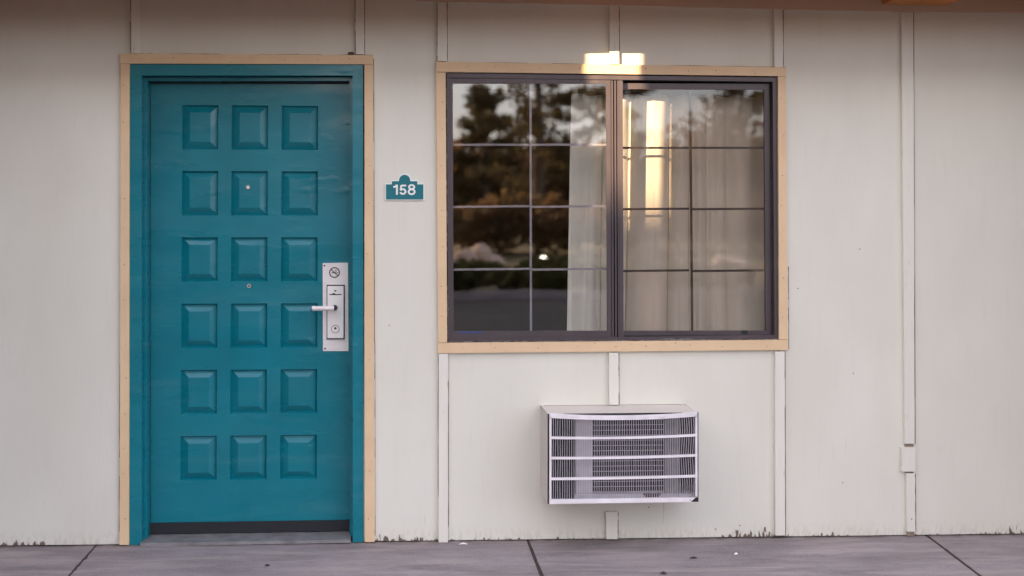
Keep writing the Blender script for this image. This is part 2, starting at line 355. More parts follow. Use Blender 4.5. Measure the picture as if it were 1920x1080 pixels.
def crack(p, q, w0=.5, w1=1.5, prob=.9, n=26):
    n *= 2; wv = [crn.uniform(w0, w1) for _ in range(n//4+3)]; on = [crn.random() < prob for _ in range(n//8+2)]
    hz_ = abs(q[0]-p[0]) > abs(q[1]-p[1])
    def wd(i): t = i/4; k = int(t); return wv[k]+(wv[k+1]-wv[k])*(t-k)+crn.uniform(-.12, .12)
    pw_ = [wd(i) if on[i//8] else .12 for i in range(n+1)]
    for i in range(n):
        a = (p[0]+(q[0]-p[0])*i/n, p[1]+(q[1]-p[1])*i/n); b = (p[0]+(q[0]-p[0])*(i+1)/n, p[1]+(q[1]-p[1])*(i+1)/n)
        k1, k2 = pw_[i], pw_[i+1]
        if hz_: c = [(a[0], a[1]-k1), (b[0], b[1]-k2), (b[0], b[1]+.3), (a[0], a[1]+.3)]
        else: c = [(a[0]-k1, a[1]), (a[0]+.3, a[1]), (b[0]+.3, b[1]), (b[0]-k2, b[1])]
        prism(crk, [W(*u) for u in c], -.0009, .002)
def batten(c, m='batten', d=.019, lift=0):
    bm = B(); pq(bm, c, -d, 0.0)
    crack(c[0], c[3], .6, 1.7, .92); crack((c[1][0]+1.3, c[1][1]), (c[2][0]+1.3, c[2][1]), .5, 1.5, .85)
    return obj('batten', bm, m, wall, bevel=.0015)
batten([(245.5, -8), (262, -8), (262, 99.5), (246, 99.5)])
batten([(666.5, -8), (682.5, -8), (683, 101.5), (667, 101.5)])
batten([(820.5, 3.5), (837.5, 4), (838, 114.5), (820.5, 114.5)])
batten([(1143.5, 10), (1160, 10), (1161, 119.5), (1143.5, 119.5)])
batten([(1451.5, 17), (1467.5, 17.5), (1468, 125.5), (1452.5, 125.5)])
batten([(822.5, 663.5), (840, 663.5), (840, 1017), (822.5, 1017)])
batten([(1142, 661.5), (1159.5, 661.5), (1160, 759), (1142.5, 759)])
batten([(1136, 960), (1158, 960), (1158, 1011), (1137, 1011)])
batten([(1453.5, 659.5), (1471, 659.5), (1472, 1004), (1454, 1004)])
batten([(1690, 23), (1712, 23), (1715, 832), (1697, 832)])
batten([(1699.5, 888), (1715.5, 888), (1716, 997), (1701, 997)])
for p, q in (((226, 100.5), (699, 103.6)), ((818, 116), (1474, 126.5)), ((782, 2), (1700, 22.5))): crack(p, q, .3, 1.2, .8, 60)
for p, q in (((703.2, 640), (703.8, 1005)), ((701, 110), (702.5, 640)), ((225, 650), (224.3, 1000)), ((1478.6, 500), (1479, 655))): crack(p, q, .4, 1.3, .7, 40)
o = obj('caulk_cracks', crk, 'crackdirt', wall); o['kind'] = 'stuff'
for x in (-3.2, 4.7): bm = B(); box(bm, x-.02, x+.02, -.019, 0, gz(x)+.01, TOPZ-.09); obj('batten', bm, 'batten', wall, bevel=.0015)
bm = B(); pq(bm, R4(1697.5, 833, 1713, 838), -.010, 0.0); pq(bm, R4(1702, 997.3, 1714.5, 1005), -.012, 0.0); o = obj('bare_wood_end', bm, 'bare', wall)
bm = B(); pq(bm, R4(1691, 839, 1716, 884), -.021, 0.0); obj('junction_cover', bm, 'batten', wall, bevel=.003)
bm = B(); pq(bm, R4(1698, 885.5, 1713, 888), -.008, 0.0); obj('bare_wood_end', bm, 'bare', wall)
bm = B(); pq(bm, [(706, -10), (782, -10), (782, 63.5), (706, 65)], -.003, 0); obj('siding_patch', bm, 'siding', wall)
bm = B()
for px, py in ((1612, 467), (1496, 541), (1580, 905), (1387, 985), (1342, 992), (1216, 951), (1706, 971), (1330, 130), (730, 610), (1600, 700)):
    x, z = W(px, py); disc(bm, x, z, .0028, -.0012 if px != 1706 else -.0205, .002, 8)
o = obj('nail_heads', bm, 'rust', wall); o['kind'] = 'stuff'
# inner core so the wall has its real thickness; opening reveals show it
for a, b, c, d in [q for r in [(-8, 8.3, -.2, 2.5)] for q in [r]]:
    rs = [(a, b, gz(0)-.2, 2.56)]
    for h in (door_o, (win_o[0]-.01, win_o[1]+.01, win_o[2]-.01, win_o[3]+.01), ac_o): rs = [q for r in rs for q in subtract(r, h)]
    bm = B()
    for (x0, x1, z0, z1) in rs: box(bm, x0, x1, .018, .125, z0, z1)
    obj('wall_core', bm, 'room', wall)

# ------------------------------------------------------------------ eave
roof = thing('eave', (0, 0, TOPZ), 'brown painted eave with soffit above the wall', 'roof')
SOF = Z(-14); EDGE = -.45
bm = B(); pq(bm, [(782, -14), (2300, -14), (2300, 27), (1700, 22.5), (1145, 10), (782, 2)], -.020, 0.0); obj('top_board', bm, 'plate', roof, bevel=.0015)
k = 0; xx = -8.0
while xx < 8.2:                    # soffit boards running outwards
    bm = B(); box(bm, xx, xx+.297, EDGE, .0, SOF, SOF+.018); obj('soffit_board', bm, 'soffit', roof); xx += .30; k += 1
_fa, _fb = W(100, -8, EDGE-.03), W(1900, -8, EDGE-.03); fzl = lambda x: _fa[1]+(_fb[1]-_fa[1])*(max(-3, min(4, x))-_fa[0])/(_fb[0]-_fa[0])
bm = B(); prism(bm, [(-8, fzl(-8)), (-3, fzl(-3)), (4, fzl(4)), (8.3, fzl(8)), (8.3, SOF+.20), (-8, SOF+.20)], EDGE-.03, EDGE-.002); obj('fascia_board', bm, 'soffit', roof)
bm = B(); box(bm, -8, 8.3, EDGE-.12, EDGE-.032, SOF+.10, SOF+.19); obj('gutter', bm, 'soffit', roof, bevel=.02)
x0 = W(1650, 12)[0]; zb = Z(10, 1680)
for x in (x0, x0-3.6, x0+3.4):
    if x < 0 and x > -2.2: continue
    bm = B(); box(bm, x, x+.30, EDGE+.002, -.021, zb, SOF-.002); obj('eave_beam', bm, 'soffit', roof, bevel=.004)
bm = B(); v = [bm.verts.new(p) for p in ((-8.2, EDGE-.14, SOF+.205), (8.5, EDGE-.14, SOF+.205), (8.5, 4.6, SOF+1.7), (-8.2, 4.6, SOF+1.7), (-8.2, EDGE-.14, SOF+.23), (8.5, EDGE-.14, SOF+.23), (8.5, 4.6, SOF+1.73), (-8.2, 4.6, SOF+1.73))]
for f in ((0,1,2,3),(4,5,6,7),(0,1,5,4),(1,2,6,5),(2,3,7,6),(3,0,4,7)): bm.faces.new([v[i] for i in f])
obj('shingle_slope', bm, 'shingle', roof)

# unseen walls added left and right to darken the ends of the motel wall
bm = B(); box(bm, -2.30, -2.15, -1.55, -.021, gz(-2.4)+.002, SOF-.004)
tag(obj('stub_wall', bm, 'stub', loc=(-2.22, -.8, gz(-2.4))), 'brown stub wall projecting from the motel wall left of the door', 'wall')
bm = B(); box(bm, 3.45, 3.60, -1.45, -.021, gz(3.3)+.002, SOF-.004)
tag(obj('stub_wall', bm, 'stub', loc=(3.52, -.8, gz(3.3))), 'brown stub wall projecting from the motel wall far right of the window', 'wall')

# ------------------------------------------------------------------ door
dx, dz = W(460, 1018)
door = thing('door', (dx, .12, gz(dx)), 'teal eighteen panel motel room door with steel lever lock', 'door')
YL = .115
LX0, LX1 = W(276, 500, YL)[0], W(662, 500, YL)[0]
LZ1, LZ0 = W(460, 148, YL)[1], gz(dx)+.018
cxs = [(340, 408), (433, 501.3), (527, 595.3)]
rys = [(196.8, 280), (320.5, 404), (445, 528), (569.5, 653), (694, 777), (818, 901)]
holes = [(W(a, c, YL)[0], W(b, c, YL)[0], W(a, d, YL)[1], W(a, c, YL)[1]) for c, d in rys for a, b in cxs]
hx = [(sum(h[0] for h in holes[i::3])/6, sum(h[1] for h in holes[i::3])/6) for i in range(3)]
hz = [(holes[3*j][2], holes[3*j][3]) for j in range(6)]
xs = [LX0]+[v for h in hx for v in h]+[LX1]; zs = [LZ0]+[v for h in hz[::-1] for v in h]+[LZ1]
bm = B(); vv = {}
def V(x, y, z):
    kk = (round(x, 5), round(y, 5), round(z, 5))
    if kk not in vv: vv[kk] = bm.verts.new((x, y, z))
    return vv[kk]
for i in range(len(xs)-1):
    for j in range(len(zs)-1):
        if i % 2 and j % 2: continue
        bm.faces.new((V(xs[i], YL, zs[j]), V(xs[i+1], YL, zs[j]), V(xs[i+1], YL, zs[j+1]), V(xs[i], YL, zs[j+1])))
for (p, q) in (((LX0, LZ0), (LX1, LZ0)), ((LX1, LZ0), (LX1, LZ1)), ((LX1, LZ1), (LX0, LZ1)), ((LX0, LZ1), (LX0, LZ0))):
    bm.faces.new([bm.verts.new(c) for c in ((p[0], YL, p[1]), (q[0], YL, q[1]), (q[0], YL+.044, q[1]), (p[0], YL+.044, p[1]))])
bm.faces.new([bm.verts.new(c) for c in ((LX0, YL+.044, LZ0), (LX1, YL+.044, LZ0), (LX1, YL+.044, LZ1), (LX0, YL+.044, LZ1))])
leaf = obj('door_leaf', bm, 'teal', door)
pw, ph = hx[0][1]-hx[0][0], hz[0][1]-hz[0][0]
bm = B()
S = 1/408.
prof = [(0, 0), (.6*S, .003), (2.2*S, .0160), (4.8*S, .0135), (13.8*S, .0016), (14.6*S, .0012)]
rings = []
for ins, d in prof: rings.append([bm.verts.new((sx*(pw/2-ins), d, sz*(ph/2-ins))) for sx, sz in ((-1, -1), (1, -1), (1, 1), (-1, 1))])
for a, b in zip(rings, rings[1:]):
    for q in range(4): bm.faces.new((a[q], a[(q+1) % 4], b[(q+1) % 4], b[q]))
bm.faces.new(rings[-1]); bmesh.ops.recalc_face_normals(bm, faces=bm.faces)
pm = bpy.data.meshes.new('raised_panel'); bm.to_mesh(pm); bm.free(); pm.materials.append(M['teal'])
if sum(p.normal.y for p in pm.polygons) > 0: pm.flip_normals()
for (a, b) in hz:
    for (c, d) in hx:
        o = bpy.data.objects.new('raised_panel', pm); col.objects.link(o); o.parent = leaf
        o.location = Vector(((c+d)/2, YL, (a+b)/2))-parent_world(leaf)
# steel frame: faces, reveal, stop
bm = B()
zf = -.004
fo = [(243.5, 1021), (243.5, 121), (681, 121), (682, 1019)]; fi = [(266, 1021), (266, 141.5), (661, 141.5), (661.5, 1019)]
frame_parts = []
for i, (a, b, c, d) in enumerate(((fo[0], fo[1], fi[1], fi[0]), (fo[1], fo[2], fi[2], fi[1]), (fo[2], fo[3], fi[3], fi[2]))):
    bm = B(); prism(bm, [W(*p) for p in (a, b, c, d)], zf, .10)
    if i != 1:
        for v in bm.verts:
            if v.co.z < gz(dx)+.05: v.co.z = gz(v.co.x)+.002
    obj('door_frame', bm, 'teal', door, bevel=.0012)
ys_ = .052
for c in ([(266, 1021), (276.5, 1021), (276.5, 151.5), (266, 145)], [(266, 145), (276.5, 151.5), (655.5, 151.5), (662, 145)], [(655.5, 1019), (663, 1019), (663, 145), (655.5, 151.5)]):
    bm = B(); pts = [W(x, y, ys_) for x, y in c]; pts = [(x, max(z, gz(x)+.012)) for x, z in pts]; prism(bm, pts, ys_, YL-.002); obj('door_stop', bm, 'teal', door, bevel=.001)
bm = B()
for c in (R4(277, 152, 281.5, 1000), R4(277, 152, 655, 157)): pq(bm, c, YL-.010, YL-.001)
obj('weather_strip', bm, 'gasket', door)
# dark joint between frame and trim
bm = B(); pq(bm, R4(243, 119.5, 684, 121), -.001, .01); obj('weather_strip', bm, 'gasket', door)
# tan casing
def casing(c, parent, d=.017):
    bm = B(); pq(bm, c, -d, 0.0)
    for v in bm.verts:
        if v.co.z < gz(v.co.x)+.006: v.co.z = gz(v.co.x)+.006
    return obj('trim_board', bm, 'tan', parent, bevel=.002)
casing([(226.5, 119.6), (242.7, 119.6), (241.5, 1030), (224, 1030)], door)
casing([(225.5, 100.2), (699.5, 103.4), (699.5, 120.4), (225.5, 119.0)], door)
casing([(683.3, 121), (698.5, 121), (702, 1030), (684.5, 1030)], door)
bm = B(); rnd = random.Random(31)
def nails(p, q, n, y):
    for i in range(n):
        t = (i+.5+rnd.uniform(-.2, .2))/n; x, z = W(p[0]+(q[0]-p[0])*t+rnd.uniform(-3, 3), p[1]+(q[1]-p[1])*t+rnd.uniform(-2, 2), y); disc(bm, x, z, rnd.uniform(.0013, .0024), y-.0006, y+.002, 7)
nails((234, 140), (233, 1000), 13, -.017); nails((691, 140), (692, 1000), 12, -.017); nails((240, 109), (690, 112), 7, -.017)
o = obj('nail_heads', bm, 'rust', door); o['kind'] = 'stuff'
# threshold and sweep
bm = B(); box(bm, W(266, 500)[0]+.004, W(661, 500)[0]-.004, -.02, .16, gz(dx)+.002, gz(dx)+.016); obj('threshold', bm, 'darkgalv', door, bevel=.004)
bm = B(); box(bm, LX0+.004, LX1-.004, YL-.008, YL-.0005, LZ0+.002, LZ0+.05); obj('door_sweep', bm, 'gasket', door, bevel=.002)
for px, py in ((465, 351), (467, 536)):
    x, z = W(px, py, YL); bm = B(); ring(bm, x, z, .0045, .0095, YL-.004, YL+.002, 18); o = obj('peephole', bm, 'chrome', door)
    bm = B(); disc(bm, x, z, .0046, YL-.001 if py > 400 else YL-.003, YL+.002, 12); obj('lens', bm, 'black' if py > 400 else 'white', o)
bm = B(); pq(bm, R4(646.5, 346, 652.5, 359), YL-.006, YL); obj('lock_tab', bm, 'teal', door, bevel=.001)
# lock plate
YP = YL-.003
lock = obj('lock_plate', pq(B(), [(605, 493.3), (652.5, 492.5), (653.5, 658.3), (605.5, 658.3)], YP, YL), 'steel', door, bevel=.0015)
bm = B(); pq(bm, R4(612.5, 534, 646.5, 636.5), YP-.0012, YP); obj('shadow_gap', bm, 'gasket', lock)
bm = B(); pq(bm, R4(613.8, 536.5, 644, 634), YP-.016, YP-.0012); obj('lock_case', bm, 'steel2', lock, bevel=.002)
YC = YP-.016
bm = B(); pq(bm, R4(617.5, 551.4, 640.5, 553.2), YC-.0006, YC); pq(bm, R4(627, 544, 630.6, 546.6), YC-.0006, YC); pq(bm, [(623, 551.5), (631, 551.5), (624, 549)], YC-.0006, YC); obj('card_slot', bm, 'black', lock)
x, z = W(628.8, 617, YC); bm = B(); ring(bm, x, z, .0165, .0185, YC-.001, YC+.001, 24); obj('cylinder_ring', bm, 'rust', lock)
bm = B(); disc(bm, x, z, .0160, YC-.004, YC, 24); obj('key_cylinder', bm, 'steel2', lock, bevel=.001)
bm = B(); disc(bm, x, z+.004, .0055, YC-.0048, YC-.003, 12); obj('keyhole', bm, 'rust', lock)
xh, zh = W(628, 576.5, YC); xt, _ = W(585, 577, YC-.045)
bm = B(); tube(bm, [(xh, YC, zh), (xh, YC-.028, zh), (xh-.004, YC-.038, zh), (xh-.012, YC-.041, zh)], [.012, .0115, .0115, .0115], 16); obj('lever_neck', bm, 'black', lock, smooth=False)
bm = B(); tube(bm, [(xh-.002, YC-.041, zh), (xh-.02, YC-.041, zh), (xt+.016, YC-.040, zh), (xt+.014, YC-.040, zh), (xt, YC-.040, zh)], [.0115, .0115, .011, .0118, .0112], 16); obj('lever_handle', bm, 'pinkmetal', lock)
for px, py in ((608.3, 498), (609.5, 653.5)):
    x, z = W(px, py, YP); bm = B(); disc(bm, x, z, .0042, YP-.0015, YP, 10); obj('screw', bm, 'rust', lock)
# round no smoking mark
x, z = W(627.2, 511, YP); yy = YP-.0006
bm = B(); ring(bm, x, z, .0195, .0245, yy, YP, 32)
def bar(bm, x, z, L, wd, ang, yf, yb, ox=0, oz=0):
    ca, sa = math.cos(ang), math.sin(ang)
    prism(bm, [(x+ox+(u*ca-v*sa), z+oz+(u*sa+v*ca)) for u, v in ((-L/2, -wd/2), (L/2, -wd/2), (L/2, wd/2), (-L/2, wd/2))], yf, yb)
bar(bm, x, z, .043, .0042, RAD(-42), yy-.0003, YP)
bar(bm, x, z, .020, .0045, 0, yy, YP, -.003, -.001); bar(bm, x, z, .006, .0045, 0, yy, YP, .0125, -.001)
bar(bm, x, z, .010, .0022, RAD(60), yy, YP, .008, .007); bar(bm, x, z, .008, .0022, RAD(120), yy, YP, .004, .010)
obj('no_smoking_mark', bm, 'black', lock)

# ------------------------------------------------------------------ room number sign
sx_, sz_ = W(758.5, 352)
sign = thing('room_number_sign', (sx_, -.01, sz_), 'teal room number plaque reading 158 with domed top', 'sign')
def outline(ins):
    k = ins
    def P(u, v): return W(u, v, -.008)
    pts = [(722+k, 375.5-k), (795.5-k, 375.5-k), (795.5-k, 344+k), (784.2-k, 344+k), (784.2-k, 338+k), (771-k, 338+k)]
    cx0, cy0, r = 758.7, 337.5, 12.2-k
    for a in range(0, 181, 12): pts.append((cx0+r*math.cos(RAD(a)), cy0+k*.4-r*math.sin(RAD(a))))
    pts += [(746.2+k, 338+k), (733+k, 338+k), (733+k, 344+k), (722+k, 344+k)]
    return [P(*p) for p in pts]
bm = B(); prism(bm, outline(0), -.007, -.0); plate = obj('plate_border', bm, 'white', sign)
bm = B(); prism(bm, outline(1.7), -.0085, -.0071); obj('plate_face', bm, 'teal_sign', sign)
def text(body, px, py, hpx, y, m, parent, name='digit', sxx=1.0, off=.012):
    cu = bpy.data.curves.new(name, 'FONT'); cu.body = body; cu.size = 1; cu.extrude = .01; cu.offset = off; cu.align_x = 'LEFT'
    o = bpy.data.objects.new(name, cu); col.objects.link(o)
    me = bpy.data.meshes.new_from_object(o.evaluated_get(bpy.context.evaluated_depsgraph_get())); bpy.data.objects.remove(o)
    xs = [v.co.x for v in me.vertices]; zs = [v.co.y for v in me.vertices]
    h = hpx/420.; s = h/(max(zs)-min(zs)); cxx = (max(xs)+min(xs))/2; czz = (max(zs)+min(zs))/2
    x, z = W(px, py, y); base = parent_world(parent)
    for v in me.vertices: v.co = Vector((x+(v.co.x-cxx)*s*sxx, y-v.co.z*.05, z+(v.co.y-czz)*s))-base
    me.materials.append(M[m]); oo = bpy.data.objects.new(name, me); col.objects.link(oo); oo.parent = parent; return oo
YD = -.0092
def stroke(paths, wd):            # a digit drawn as one thick line, in photo pixels
    bm = B()
    for q, path in enumerate(paths):
        n = len(path); L_, R_ = [], []
        for i, (u, v) in enumerate(path):
            a, b = path[max(i-1, 0)], path[min(i+1, n-1)]; tx, ty = b[0]-a[0], b[1]-a[1]; m_ = math.hypot(tx, ty) or 1
            L_.append((u-ty/m_*wd/2, v+tx/m_*wd/2)); R_.append((u+ty/m_*wd/2, v-tx/m_*wd/2))
        y = YD-.0002*q
        ls = [bm.verts.new((W(*p, y)[0], y, W(*p, y)[1])) for p in L_]; rs_ = [bm.verts.new((W(*p, y)[0], y, W(*p, y)[1])) for p in R_]
        lb_ = [bm.verts.new((v.co.x, -.0084, v.co.z)) for v in ls]; rb_ = [bm.verts.new((v.co.x, -.0084, v.co.z)) for v in rs_]
        for i in range(n-1):
            bm.faces.new((ls[i], ls[i+1], rs_[i+1], rs_[i])); bm.faces.new((ls[i], ls[i+1], lb_[i+1], lb_[i])); bm.faces.new((rs_[i], rs_[i+1], rb_[i+1], rb_[i]))
    return bm
def arc(cx_, cy_, rx_, ry_, a0, a1, n=16): return [(cx_+rx_*math.cos(RAD(a0+(a1-a0)*k/n)), cy_-ry_*math.sin(RAD(a0+(a1-a0)*k/n))) for k in range(n+1)]
obj('digit', stroke([[(737.4, 350.6), (740.5, 350.2), (743, 348.6), (744, 346.3)], [(744.2, 346.2), (744.2, 365.2)]], 3.7), 'white', sign)
obj('digit', stroke([[(761.5, 347.9), (752.5, 347.9)], [(752.4, 347.2), (751.2, 356.4)], arc(755.4, 359.1, 4.9, 4.5, 155, -140)+[(750.2, 360.6)]], 3.4), 'white', sign)
obj('digit', stroke([arc(771.8, 350.7, 4.9, 3.7, 90, 450, 24), arc(771.8, 359.6, 5.7, 4.5, 90, 450, 24)], 3.4), 'white', sign)

# ------------------------------------------------------------------ window
wx, wz = W(1150, 400)
win = thing('window', (wx, 0, wz), 'two pane sliding motel window with dark bronze frame and tan trim', 'window')
casing([(817.8, 115.6), (1474, 126.2), (1474, 142.8), (817.8, 134.4)], win)
casing([(817.8, 135.4), (835.5, 135.6), (838.5, 642), (821.8, 642.6)], win)
casing([(1459, 143.4), (1473.4, 143.6), (1477, 636.5), (1461, 636.5)], win)
casing([(821, 643.2), (1477.5, 637.3), (1477.5, 656), (821, 662.4)], win)
bm = B(); nails((827, 150), (829, 630), 7, -.017); nails((1466, 160), (1468, 625), 7, -.017); nails((835, 125), (1460, 134), 9, -.017); nails((835, 653), (1460, 647), 9, -.017)
o = obj('nail_heads', bm, 'rust', win); o['kind'] = 'stuff'
T = [(837.5, 137.5), (1456.5, 145.5), (1460.0, 635.5), (840, 640.5)]      # outside of the metal frame
def lerp(a, b, t): return (a[0]+(b[0]-a[0])*t, a[1]+(b[1]-a[1])*t)
def fr(u, v): return lerp(lerp(T[0], T[1], u), lerp(T[3], T[2], u), v)
bm = B(); prism(bm, [W(*p) for p in (fr(-.006, -.01), fr(1.006, -.01), fr(1.004, .018), fr(-.003, .018))], .012, .030)
prism(bm, [W(*p) for p in (fr(-.006, .985), fr(1.004, .985), fr(1.004, 1.006), fr(-.006, 1.006))], .012, .030)
prism(bm, [W(*p) for p in (fr(-.006, .018), fr(.01, .018), fr(.01, .985), fr(-.006, .985))], .012, .030)
prism(bm, [W(*p) for p in (fr(.99, .018), fr(1.004, .018), fr(1.004, .985), fr(.99, .985))], .012, .030)
obj('frame_flange', bm, 'gasket', win)
def member(name, c, yf, yb, m, parent, bevel=.0012):
    bm = B(); prism(bm, [W(x, y, 0) for x, y in c], yf, yb); return obj(name, bm, m, parent, bevel=bevel)
u1, v1 = 8./620, 8./498
member('frame_head', [fr(0, 0), fr(1, 0), fr(1-u1, v1), fr(u1*.5, v1)], -.004, .055, 'bronze', win)
member('frame_jamb', [fr(0, 0), fr(u1*.5, v1), fr(u1*.5, 1-v1*.5), fr(0, 1)], -.004, .055, 'bronze', win)
member('frame_jamb', [fr(1, 0), fr(1, 1), fr(1-u1, 1-v1), fr(1-u1, v1)], -.004, .055, 'bronze', win)
member('frame_sill', [fr(0, 1), fr(u1*.5, 1-v1*.5), fr(1-u1, 1-v1), fr(1, 1)], -.004, .055, 'bronze', win)
member('frame_mullion', [(1160.2, 151), (1167, 151), (1169, 632.5), (1162, 632.5)], -.006, .040, 'bronze', win)
def sash(name, c, wl, wr, wt, wb, yf, yb, m, glassm, vx, hys, gm, ypane, mw):
    (ax, ay), (bx, by), (cx, cy), (dx_, dy_) = c
    s = obj(name, prism(B(), [W(*p) for p in ((ax, ay), (ax+wl, ay+wt), (dx_+wl, dy_-wb), (dx_, dy_))], yf, yb), m, win, bevel=.001)
    member('sash_stile', [(bx-wr, by+wt), (bx, by), (cx, cy), (cx-wr, cy-wb)], yf, yb, m, s)
    member('sash_rail', [(ax, ay), (bx, by), (bx-wr, by+wt), (ax+wl, ay+wt)], yf, yb, m, s)
    member('sash_rail', [(dx_, dy_), (dx_+wl, dy_-wb), (cx-wr, cy-wb), (cx, cy)], yf, yb, m, s)
    g = (ax+wl-1, ay+wt-1), (bx-wr+1, by+wt-1), (cx-wr+1, cy-wb+1), (dx_+wl-1, dy_-wb+1)
    bm = B(); prism(bm, [W(*p) for p in g], ypane, ypane+.004); obj('glass_pane', bm, glassm, s)
    y0, y1 = ypane+.008, ypane+.014
    (v0, v1_) = vx
    member('muntin', [(v0-mw/2, by+wt-1), (v0+mw/2, by+wt-1), (v1_+mw/2, cy-wb+1), (v1_-mw/2, cy-wb+1)], y0, y1+.001, gm, s, 0)
    for (yl, yr) in hys:
        t = .5
        for (xa, xb) in ((ax+wl-1, v0-mw/2), (v0+mw/2, bx-wr+1)):
            member('muntin', [(xa, yl-mw/2), (xb, yr-mw/2), (xb, yr+mw/2), (xa, yl+mw/2)], y0, y1, gm, s, 0)
    return s
sl = sash('sliding_sash', [(842, 147), (1145, 147.5), (1147, 637), (843.5, 638)], 7, 8, 9.5, 16.5, .002, .018, 'bronze', 'glassL', (995.6, 996.4), ((271, 271), (388, 386.5), (506, 504.5)), 'greymetal', .009, 4)
s2 = sash('fixed_sash', [(1160, 155), (1446, 156), (1449, 630), (1163, 630.5)], 7, 9.5, 11, 8.5, .026, .046, 'bronze', 'glassR', (1298.6, 1302.5), ((276.5, 276.5), (392.5, 391.5), (509.5, 508)), 'bronze', .034, 4.2)
# ribbed interlock stile between the two sashes
member('interlock_stile', [(1138.5, 150), (1159.5, 150), (1161.5, 635), (1140.5, 636)], .0185, .0255, 'gasket', sl, 0)
for a in (1145.8, 1151.4, 1156.8): member('stile_rib', [(a, 151), (a+3.3, 151), (a+5.2, 635), (a+1.9, 635)], -.003, .0183, 'bronze', sl, .0008)
bm = B(); pq(bm, R4(1391, 619.5, 1402, 625), .020, .0255); obj('sash_stop', bm, 'gasket', s2)
bm = B(); pq(bm, R4(862, 622.3, 905, 624.2), -.0006, .002)
M['blue'] = mat('blue_tape', (.03, .07, .30), .6); obj('blue_tape', bm, 'blue', sl)
# rough sealant round the metal frame
bm = B(); rnd = random.Random(11)
def bead(p, q, n, w0, w1, prob):
    for i in range(n):
        if rnd.random() > prob: continue
        a, b = lerp(p, q, i/n), lerp(p, q, (i+.6+rnd.random()*.5)/n)
        hz_ = abs(q[0]-p[0]) > abs(q[1]-p[1]); k1, k2 = rnd.uniform(w0, w1), rnd.uniform(w0, w1); o1, o2 = rnd.uniform(-1, 1), rnd.uniform(-1, 1)
        if hz_: c = [(a[0], a[1]+o1), (b[0], b[1]+o2), (b[0], b[1]+o2+k2), (a[0], a[1]+o1+k1)]
        else: c = [(a[0]+o1, a[1]), (a[0]+o1+k1, a[1]), (b[0]+o2+k2, b[1]), (b[0]+o2, b[1])]
        prism(bm, [W(*u) for u in c], -.0055-rnd.random()*.003, .014)
bead((842, 640), (1458, 635.5), 90, .5, 2.2, .8); bead((1459.5, 150), (1461, 635), 70, .3, 1.6, .6); bead((836.5, 140), (839, 636), 60, .3, 1.5, .45)
bead((1040, 136.5), (1450, 143), 50, .3, 1.6, .35); bead((1140, 639), (1172, 638.5), 8, 1.5, 3, 1); bead((1240, 635), (1300, 635), 12, 1.5, 3, 1)
o = obj('sealant', bm, 'caulk', win); o['kind'] = 'stuff'

# ------------------------------------------------------------------ room behind the window, curtain
rx0, rx1, rz0, rz1 = -1.9, X(1520), gz(0), 2.5
bm = B(); box(bm, rx0-.1, rx0, .127, 4.4, rz0, rz1); box(bm, rx1, rx1+.1, .127, 4.4, rz0, rz1); box(bm, rx0-.1, rx1+.1, 4.4, 4.5, rz0, rz1); struct('room_wall', bm, 'room')
bm = B(); box(bm, rx0-.1, rx1+.1, .127, 4.5, rz1, rz1+.05); struct('room_ceiling', bm, 'room')
bm = B(); box(bm, rx0-.1, rx1+.1, .127, 4.5, rz0-.05, rz0); struct('room_floor', bm, 'carpet')
cy0 = .170
cxa, cza = W(1072, 178, cy0); cxb, _ = W(1452, 178, cy0); _, czb = W(1200, 700, cy0)
bm = B(); N, K = 420, 40; G = []
rnd = random.Random(5)
ph_ = [rnd.uniform(0, 6.28) for _ in range(8)]
def fold(u, t):                   # u metres along the cloth, t 0 top .. 1 bottom
    a = .55+.45*t
    s = u*5.2+.9*math.sin(u*5+ph_[0])+.35*math.sin(u*13+ph_[1])
    w_ = math.pi*(s+.10*t*math.sin(u*9+ph_[2])); y = .036-(.080 if u > .18 else .02+.33*u)*abs(math.sin(w_))**.6*(.75+.25*math.sin(u*4.3+1))-.008*abs(math.sin(w_*2.3+1.+.6*t))
    y += .008*math.sin(2*math.pi*s*.5+ph_[3]+.8*t)
    y = y*a+.006*math.sin(u*60+3*t+ph_[4])*(1-t)
    y += .006*math.exp(-t*14)*math.sin(u*95)
    return y
for j in range(K+1):
    t = j/K; row = []
    for i in range(N+1):
        f = i/N; u = f*(cxb-cxa)
        lean = -.028*t*(1-f)**3
        x = cxa+u+lean+.006*math.sin(u*31+t*2)*t
        row.append(bm.verts.new((x, cy0+fold(u, t), cza+(czb-cza)*t+(.006*math.sin(u*50) if j == 0 else 0))))
    G.append(row)
for a, b in zip(G, G[1:]):
    for i in range(N): bm.faces.new((a[i], a[i+1], b[i+1], b[i]))
cur = obj('curtain', bm, 'curtain', smooth=True); md = cur.modifiers.new('thickness', 'SOLIDIFY'); md.thickness = .002
tag(cur, 'cream pleated curtain hanging inside the window behind the glass', 'curtain')
bm = B(); tube(bm, [(X(820), cy0+.03, cza+.02), (X(1500), cy0+.03, cza+.02)], .011, 12)
tag(obj('curtain_rod', bm, 'bronze', smooth=True), 'dark curtain rod above the cream curtain inside the window', 'curtain rod')

